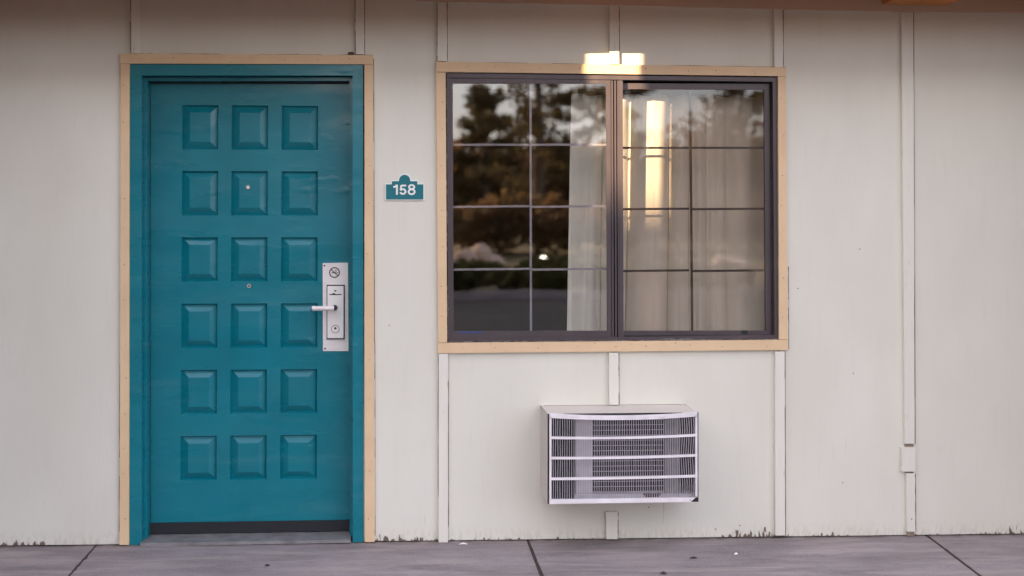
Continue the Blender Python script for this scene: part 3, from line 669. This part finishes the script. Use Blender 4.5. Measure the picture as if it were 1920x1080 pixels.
# ------------------------------------------------------------------ air conditioner
YF = -.25
def A(px, py, y=YF): return W(px, py, y)
ax, az = A(1169, 860)
ac = thing('air_conditioner', (ax, 0, A(1169, 944)[1]), 'through-wall air conditioner with white grille and beige sleeve under the window', 'air conditioner')
ox0, ox1, oz1, oz0 = A(1027, 860)[0], A(1310.5, 860)[0], A(1169, 775)[1], A(1169, 943.5)[1]
th = .004
bm = B(); box(bm, ox0, ox1, YF+.012, .10, oz1-th, oz1)
for v in bm.verts:
    if v.co.y > -.01: v.co.z -= .012
obj('sleeve_top', bm, 'acbody', ac)
bm = B(); box(bm, ox0, ox1, YF+.012, .10, oz0, oz0+th); obj('sleeve_bottom', bm, 'acbody', ac)
for a in (ox0, ox1-th): bm = B(); box(bm, a, a+th, YF+.012, .10, oz0+th+.0005, oz1-th-.0005-.0); obj('sleeve_side', bm, 'acbody', ac)
bm = B(); box(bm, ox0+.006, ox1-.006, -.03, .0, oz0+.006, oz1-.02); obj('back_plate', bm, 'acdark', ac)
bm = B()
for a, b, c, d in ((ox0+.001, ox1-.001, oz1-.004, oz1-.001), (ox0+.001, ox1-.001, oz0+.001, oz0+.004), (ox0+.001, ox0+.004, oz0+.004, oz1-.004), (ox1-.004, ox1-.001, oz0+.004, oz1-.004)): box(bm, a, b, YF+.004, YF+.0118, c, d)
obj('sleeve_gasket', bm, 'gasket', ac)
def sag(x, k=1.0):
    t = (x-ox0)/(ox1-ox0); return -.0125*k*4*t*(1-t)
gr = None
gx0, gx1 = ox0+.007, ox1-.007
def gbar(name, zc, hgt, yf, yb, parent, k=1.0, n=30, xa=None, xb=None, slope=0):
    bm = B(); R_ = []
    xa = gx0 if xa is None else xa; xb = gx1 if xb is None else xb
    for i in range(n+1):
        x = xa+(xb-xa)*i/n; z = zc+sag(x, k)+slope*(i/n)
        R_.append([bm.verts.new((x, y, z+q*hgt/2)) for y, q in ((yf, -1), (yf, 1), (yb, 1), (yb, -1))])
    for a, b in zip(R_, R_[1:]):
        for q in range(4): bm.faces.new((a[q], a[(q+1) % 4], b[(q+1) % 4], b[q]))
    bm.faces.new(R_[0]); bm.faces.new(R_[-1]); return obj(name, bm, 'grille', parent)
grille = gbar('grille', A(1169, 778)[1]+.001, 8.5/441, YF-.003, YF+.011, ac, 1.0)
bz = [A(1169, v)[1] for v in (820.5, 858.5, 897.5)]
for q, zc in enumerate(bz): gbar('grille_bar', zc+.0035, 4.4/441, YF-.004, YF+.006, grille, .5-.16*q, slope=.004)
bm = B(); zt, zb_ = A(1169, 934.5)[1], oz0+.002
prism(bm, [(gx0, zb_), (gx1-.030, zb_), (gx1-.002, zb_+.024), (gx1-.002, zt+.002), (gx1-.02, zt), (gx0, zt)], YF-.003, YF+.010); obj('bottom_rail', bm, 'grille', grille, bevel=.001)
bm = B(); prism(bm, [(gx1-.026, zb_-.001), (gx1+.003, zb_-.001), (gx1+.003, zb_+.022)], YF+.001, YF+.011); obj('corner_gap', bm, 'gasket', grille)
for a, b in ((gx0, gx0+.009), (gx1-.009, gx1)): bm = B(); box(bm, a, b, YF-.003, YF+.010, zt+.0005, oz1-.012); obj('side_rail', bm, 'grille', grille)
x, z = A(1294, 937.5); bm = B(); disc(bm, x, z, .0025, YF-.0036, YF-.002, 8); obj('screw', bm, 'rust', grille)
for px in (1071, 1240):
    bm = B(); pq(bm, R4(px-6, 779, px+7, 781.4), YF-.006, YF-.0031); obj('grille_clip', bm, 'grille', grille)
# vertical fins, bowed a little
NF = 62; rnd = random.Random(2)
for i in range(NF):
    x = gx0+.012+(gx1-gx0-.024)*(i+.5)/NF
    bow = .004*math.sin((x-gx0)/(gx1-gx0)*math.pi*2)*0+(.0035 if i > 54 else .0012*rnd.uniform(-1, 1))
    zt1 = oz1-.012+sag(x); zb1 = zt-.002; bm = B(); R_ = []
    for k in range(7):
        t = k/6; z = zt1+(zb1-zt1)*t; xx_ = x+bow*math.sin(t*math.pi*3)
        R_.append([bm.verts.new(p) for p in ((xx_-.0009, YF+.001, z), (xx_+.0009, YF+.001, z), (xx_+.0010, YF+.008, z), (xx_-.0006, YF+.008, z))])
    for a, b in zip(R_, R_[1:]):
        for q in range(4): bm.faces.new((a[q], a[(q+1) % 4], b[(q+1) % 4], b[q]))
    bm.faces.new(R_[0]); bm.faces.new(R_[-1]); obj('fin', bm, 'fin', grille)
# what shows between the fins
def IB(px0, px1, py0, py1, yf, yb, name, m):
    bm = B(); pq(bm, R4(px0, py0, px1, py1), yf, yb); return obj(name, bm, m, ac)
IB(1079, 1111, 779, 932, -.195, -.190, 'metal_panel', 'galv')
IB(1246, 1275, 779, 925, -.200, -.195, 'metal_panel', 'darkgalv')
coil = IB(1111.5, 1245.5, 779, 925, -.170, -.120, 'condenser_coil', 'coil')
bm = B()
for k in range(15):
    z = W(1178, 787+k*9.6, -.172)[1]; xa = W(1112, 800, -.172)[0]; xb = W(1245, 800, -.172)[0]; box(bm, xa, xb, -.1735, -.1705, z-.0007, z+.0007)
o = obj('coil_tubes', bm, 'galv', coil); o['kind'] = 'stuff'
IB(1033, 1077, 779, 938, -.212, -.20, 'side_baffle', 'gasket')  # black boxes paint the shade of the deep cavity at both sides
IB(1277, 1303, 779, 910, -.212, -.20, 'side_baffle', 'gasket')
IB(1078, 1302, 926, 938, -.216, -.16, 'drip_pan', 'galv')
bm = B(); pq(bm, [(1205, 926), (1240, 926), (1235, 932), (1228, 934.5), (1216, 934.5), (1210, 931)], -.224, -.216); obj('motor_mount', bm, 'rust', ac)
bm = B()
for k in range(9):
    z = W(1070, 790+k*14, -.214)[1]; xa = W(1062, 800, -.214)[0]; tube(bm, [(xa+.018*math.cos(q*math.pi/4), -.214, z+.012*math.sin(q*math.pi/4)) for q in range(5)], .003, 6)
obj('copper_bends', bm, 'acdark', ac)

# ------------------------------------------------------------------ small things
def bit(name, px, py, r, m, label, cat, sq=.5):
    d = _ray(px, py); t = (GA-CAM_H)/(d.z-GB*d.x); x, y = d.x*t, d.y*t-CAM_D; rn = random.Random(int(px))
    bm = B(); n = 9; g = gz(x)-(.02*max(0, -y-.2)/1.5)+.002; top = bm.verts.new((x, y, g+.009))
    R_ = [bm.verts.new((x+r*math.cos(6.283*k/n)*rn.uniform(.5, 1.2), y+r*1.6*sq*math.sin(6.283*k/n)*rn.uniform(.6, 1.2), g+rn.uniform(0, .004))) for k in range(n)]
    lo = bm.verts.new((x, y, g))
    for k in range(n): bm.faces.new((R_[k], R_[(k+1) % n], top)); bm.faces.new((R_[(k+1) % n], R_[k], lo))
    tag(obj(name, bm, m, loc=(x, y, g)), label, cat)
bit('dry_leaf', 501, 1061, .012, 'leaf', 'small dark dead leaf on the walkway in front of the teal door', 'leaf')
bit('dry_leaf', 1244, 1074, .016, 'leaf', 'dark curled leaf on the walkway below the air conditioner', 'leaf')
bit('paper_scrap', 1380, 1040, .009, 'litter', 'tiny white paper scrap on the right of the walkway', 'litter')
bit('twig', 1300, 1047.5, .028, 'leaf', 'thin flat brown twig lying on the walkway right of the air conditioner', 'twig', .08)
bit('paper_strip', 869, 1021.5, .022, 'litter', 'thin white strip lying at the foot of the wall beside the window batten', 'litter', .12)
x, z = W(658, 100.5, -.012); bm = B(); bmesh.ops.create_icosphere(bm, subdivisions=2, radius=.011)
for v in bm.verts: v.co = Vector((v.co.x*1.3, v.co.y*.6, v.co.z*.75)); v.co += Vector((x, -.009, z))*1+Vector([random.uniform(-.0015, .0015) for _ in range(3)])
tag(obj('mud_nest', bm, 'rust', loc=(x, -.009, z)), 'small brown mud nest sitting on the door trim top beside a batten', 'nest')

# ------------------------------------------------------------------ across the parking lot (seen in the glass)
def crown(bm, c, r, n, s, rn, flat=1.0):
    for _ in range(n):
        d = Vector([rn.gauss(0, 1) for _ in range(3)]).normalized(); rr = rn.random()**.45
        p = Vector(c)+Vector((d.x*r[0], d.y*r[1], d.z*r[2]))*rr
        a = Vector([rn.gauss(0, 1) for _ in range(3)]).normalized(); b = a.orthogonal().normalized()
        q = s*rn.uniform(.5, 1.4); a *= q; b *= q*flat
        bm.faces.new([bm.verts.new(p+a), bm.verts.new(p+b), bm.verts.new(p-a), bm.verts.new(p-b)])
def at(px, dist, py=None):        # direction seen mirrored in the window -> place on the far side
    x = (px-735)/2250*(CAM_D+dist); 
    return x if py is None else (x, CAM_H+(365-py)/2250*(CAM_D+dist))
def pine(px, dist, hgt, seed, label, spread=2.4, dens=1.0, low=.25, group=None):
    rn = random.Random(seed); x = at(px, dist); y = -dist
    t = thing('pine_tree', (x, y, lot_z-.02), label, 'tree', group)
    bm = B(); tube(bm, [(x, y, lot_z-.1), (x+.1, y, lot_z+hgt*.4), (x-.05, y, lot_z+hgt*.75), (x, y, lot_z+hgt)], [.24, .17, .09, .02], 8); obj('trunk', bm, 'bark', t)
    lb = B(); cb = B(); n = int(26*dens)
    for k in range(n):
        f = low+(1-low)*(k+.5)/n; L = spread*(1-(f-low)/(1-low))**.6*rn.uniform(.55, 1.15)+.25; a = rn.uniform(0, 6.283)
        p0 = Vector((x, y, lot_z+hgt*f)); p1 = p0+Vector((math.cos(a)*L, math.sin(a)*L, L*rn.uniform(-.1, .75)))
        tube(lb, [p0, p1], [.04, .012], 5)
        for q in (.45, .7, .95):
            if rn.random() < .85: crown(cb, p0.lerp(p1, q)+Vector((0, 0, .08)), (.42*spread/2.4+.1, .5, .30), 44, .10, rn)
    obj('branch', lb, 'bark', t); obj('crown', cb, 'needle', t)
pine(1010, 40, 11.5, 1, 'tall open pine tree reflected in the left window pane', 3.1, 2.2, .14)
pine(905, 47, 6.2, 2, 'shorter pine tree left of the tall reflected pine', 1.9, 1.4, .15)
pine(1165, 44, 9.5, 4, 'pine tree right of the tall reflected pine', 2.4, 1.1, .2)
pine(1400, 46, 11, 5, 'pine tree farthest right across the parking lot', 3.0, 1.1, .2)
pine(640, 52, 9, 6, 'pine tree reflected faintly in the glossy door paint', 2.8, 1.0, .2)
pine(430, 48, 10, 8, 'pine tree farthest left across the parking lot', 2.8, 1.0, .2)
def bushy(name, px, dist, w_, h_, seed, m, label, cat, n=1500, s=.12, group=None):
    rn = random.Random(seed); x = at(px, dist); y = -dist
    t = thing(name, (x, y, lot_z-.02), label, cat, group)
    bm = B(); tube(bm, [(x, y, lot_z-.1), (x, y, lot_z+h_*.6)], [.06+h_*.015, .03], 7); obj('trunk' if cat == 'tree' else 'stem', bm, 'bark', t)
    bm = B()
    for k in range(6): crown(bm, (x+rn.uniform(-.32, .32)*w_, y+rn.uniform(-.3, .3)*w_, lot_z+h_*(.32+.36*rn.random())), (w_*.34, w_*.34, h_*.32), n//6, s, rn)
    obj('crown' if cat == 'tree' else 'foliage', bm, m, t)
ordn = ['first from the left', 'second from the left', 'third from the left', 'fourth from the left', 'fifth from the left', 'sixth from the left', 'behind the short pine', 'behind the tall open pine', 'fifth from the right', 'fourth from the right', 'taller one behind the rightmost pine', 'second from the right', 'last on the right']
k = 0
for px, dist, w_, h_ in ((-260, 58, 9, 5.2), (-30, 56, 9, 5.0), (190, 54, 8, 4.8), (400, 55, 8, 4.6), (600, 56, 8, 4.7), (780, 54, 7.5, 4.9), (890, 52, 7, 4.9), (985, 56, 7, 4.6), (1090, 53, 7, 4.7), (1230, 56, 8, 5.0), (1400, 54, 9, 6.2), (1600, 56, 9, 5.4), (1830, 58, 9, 5.0)):
    bushy('broadleaf_tree', px, dist, w_, h_, 20+k, 'oak', 'brownish broadleaf tree across the parking lot, '+ordn[k]+' in its row', 'tree', 2700, .17, 'row of broadleaf trees across the parking lot'); k += 1
k = 0
for px, dist, w_, h_ in ((800, 14.6, 1.2, .70), (868, 14.5, 1.0, .66), (955, 15.2, 1.3, .58), (1046, 14.6, .9, .78), (1130, 15, 1.1, .6), (1240, 15, 1.1, .7), (1340, 14.5, 1.2, .62), (640, 15, 1.1, .7), (480, 15, 1.2, .62)):
    bushy('shrub', px, dist, w_, h_, 50+k, 'shrub', 'low green shrub behind the far kerb, '+['just left of the window reflection', 'at the left edge of the left pane', 'in the left pane, left of the lamp', 'right beside the lit globe lamp', 'where the left curtain edge is reflected', 'behind the terracotta planter', 'at the right of the right pane', 'nearest the lock side of the door', 'farthest left of the row'][k-0], 'shrub', 900, .07, 'shrubs behind the far kerb'); k += 1
side = ['far left, behind the door side of the lot', 'left of the reflected boulders', 'right behind the largest boulders', 'between the boulders and the globe lamp', 'straight behind the globe lamp', 'right of the globe lamp', 'behind the planter, left', 'behind the planter, right', 'in front of the tall row tree', 'farthest right']
for k, (px, w_, h_) in enumerate(((600, 4, 1.7), (770, 3.6, 1.9), (868, 2.6, 1.5), (935, 2.4, 1.9), (1010, 2.4, 1.5), (1085, 2.8, 2.0), (1180, 3, 1.6), (1280, 3, 1.9), (1390, 3.2, 2.0), (1530, 4, 1.8))):
    bushy('bush', px, 29.5+(k % 3), w_, h_, 80+k, 'oak', 'rounded brown bush on the far grass, '+side[k], 'bush', 1300, .10, 'brown bushes on the far grass')
rn = random.Random(9)
for i, (px, dist, r) in enumerate(((870, 24, .3), (900, 25, .34), (930, 22, .27), (862, 21, .22), (1372, 22, .26), (1400, 21.5, .2))):  # pale lumps made up for the blurred sunlit spots in the reflection
    x = at(px, dist); bm = B(); bmesh.ops.create_icosphere(bm, subdivisions=3, radius=r)
    for v in bm.verts: v.co *= 1+.14*math.sin(v.co.x*6/r*.5+i)+.1*math.sin(v.co.y*7/r*.5+2*i); v.co.z *= .8; v.co += Vector((x, -dist, lot_z+r*.45))
    tag(obj('boulder', bm, 'boulder', loc=(x, -dist, lot_z), smooth=True), ['large pale boulder, leftmost of the three big ones on the far grass', 'largest pale boulder, middle of the three on the far grass', 'medium pale boulder, right of the big ones on the far grass', 'small pale boulder in front of the big ones on the far grass', 'pale boulder far right on the grass, the bigger of two', 'pale boulder far right on the grass, the smaller of two'][i], 'boulder', 'boulders on the far grass')
x = at(1022, 15.6); t = thing('garden_lamp', (x, -15.6, lot_z), 'lit globe garden lamp among shrubs across the parking lot', 'lamp')
bm = B(); tube(bm, [(x, -15.6, lot_z-.02), (x, -15.6, lot_z+.52)], .025, 8); obj('pole', bm, 'black', t)
bm = B(); bmesh.ops.create_uvsphere(bm, u_segments=16, v_segments=10, radius=.05); bmesh.ops.translate(bm, verts=bm.verts, vec=(x, -15.6, lot_z+.58)); obj('globe', bm, 'globe', t, smooth=True)
x = at(1228, 8.6); t = thing('terracotta_planter', (x, -8.6, lot_z), 'tall tapered terracotta planter standing on the parking lot', 'planter')
bm = B(); tube(bm, [(x, -8.6, lot_z), (x, -8.6, lot_z+.7), (x, -8.6, lot_z+.72), (x, -8.6, lot_z+.78)], [.09, .17, .19, .19], 20); obj('pot', bm, 'terra', t)
bm = B(); crown(bm, (x, -8.6, lot_z+.95), (.2, .2, .22), 350, .035, rn); obj('plant', bm, 'shrub', t)

# unseen buildings added to keep low sun off the wall and shape its patch
def wing(x0, x1, y0, y1, h, label, nwin):
    t = thing('motel_wing', ((x0+x1)/2, y1, lot_z), label, 'building')
    bm = B(); box(bm, x0, x1, y0, y1, lot_z-.05, h-.35); obj('wall', bm, 'stucco', t)
    bm = B(); box(bm, x0-.0, x1+.0, y0-.3, y1+.45, h-.35, h); obj('roof', bm, 'shingle', t)
    for lv in range(3 if nwin else 0):
        for k in range(nwin):
            xx = x0+(x1-x0)*(k+.5)/nwin; zz = lot_z+1.0+lv*2.9
            bm = B(); box(bm, xx-.95, xx+.55, y1-.02, y1+.03, zz, zz+1.2); wf = obj('window', bm, 'bronze', t)
            bm = B(); box(bm, xx-.88, xx+.48, y1+.031, y1+.036, zz+.07, zz+1.13); obj('pane', bm, 'glassL', wf)
            bm = B(); box(bm, xx+.8, xx+1.7, y1-.02, y1+.03, zz-.95, zz+1.15); obj('door', bm, 'teal', t)
        bm = B(); box(bm, x0+.01, x1-.01, y1+.001, y1+1.1, lot_z+2.75+lv*2.9-.12, lot_z+2.75+lv*2.9) if lv < 2 else box(bm, x0+.01, x1-.01, y1+.001, y1+.05, h-.6, h-.36); obj('balcony_slab', bm, 'concrete', t)
YW = -20.0
sh = math.tan(SUN_AZ)*abs(YW); rise = abs(YW)*math.tan(SUN_EL)/math.cos(SUN_AZ)
px_l, px_r = W(1101, 120)[0], W(1203, 120)[0]
mid = (px_l+px_r)/2-sh
wing(mid-12, mid-.62, YW, YW+7, 2.75+rise, 'tall beige motel wing on the far left across the parking lot', 4)
wing(mid+.62, mid+14.5, YW-8, YW, 2.75+rise, 'tall beige motel wing nearer the middle across the parking lot', 5)
wing(mid-11, mid+.6, YW-6, YW-.31, 1.50+rise, 'narrow lower stair tower between the two beige motel wings', 0)
# carport beam and two hung shades, unseen, added to cut the sun patch at its sides
YB = -2.6; shb = math.tan(SUN_AZ)*2.6; rb = 2.6*math.tan(SUN_EL)/math.cos(SUN_AZ)
cp = thing('carport', (-.5, YB, lot_z), 'brown timber carport beam on two posts in front of the walkway', 'carport')
bm = B(); box(bm, -4.3, 3.55, YB-.05, YB+.05, 3.24, 3.44); obj('beam', bm, 'soffit', cp, bevel=.005)
for x in (-4.2, 3.4): bm = B(); box(bm, x-.06, x+.06, YB-.06, YB+.06, lot_z, 3.239); obj('post', bm, 'soffit', cp, bevel=.005)
for s, (a, b) in enumerate(((px_l-.78, px_l), (px_r, px_r+.74))):
    a -= shb; b -= shb
    t = thing('bamboo_shade', ((a+b)/2, YB, 3.24), ('bamboo shade hanging left of the gap under the carport beam', 'bamboo shade hanging right of the gap under the carport beam')[s], 'shade')
    z = 3.235; k = 0
    while z > 2.36:
        bm = B(); box(bm, a, b, YB-.004, YB+.004, z-.0275, z); obj('slat', bm, 'bamboo', t); z -= .028; k += 1
    bm = B(); tube(bm, [(a, YB, z-.03), (b, YB, z-.03)], .035, 12); obj('roll', bm, 'bamboo', t, smooth=False)
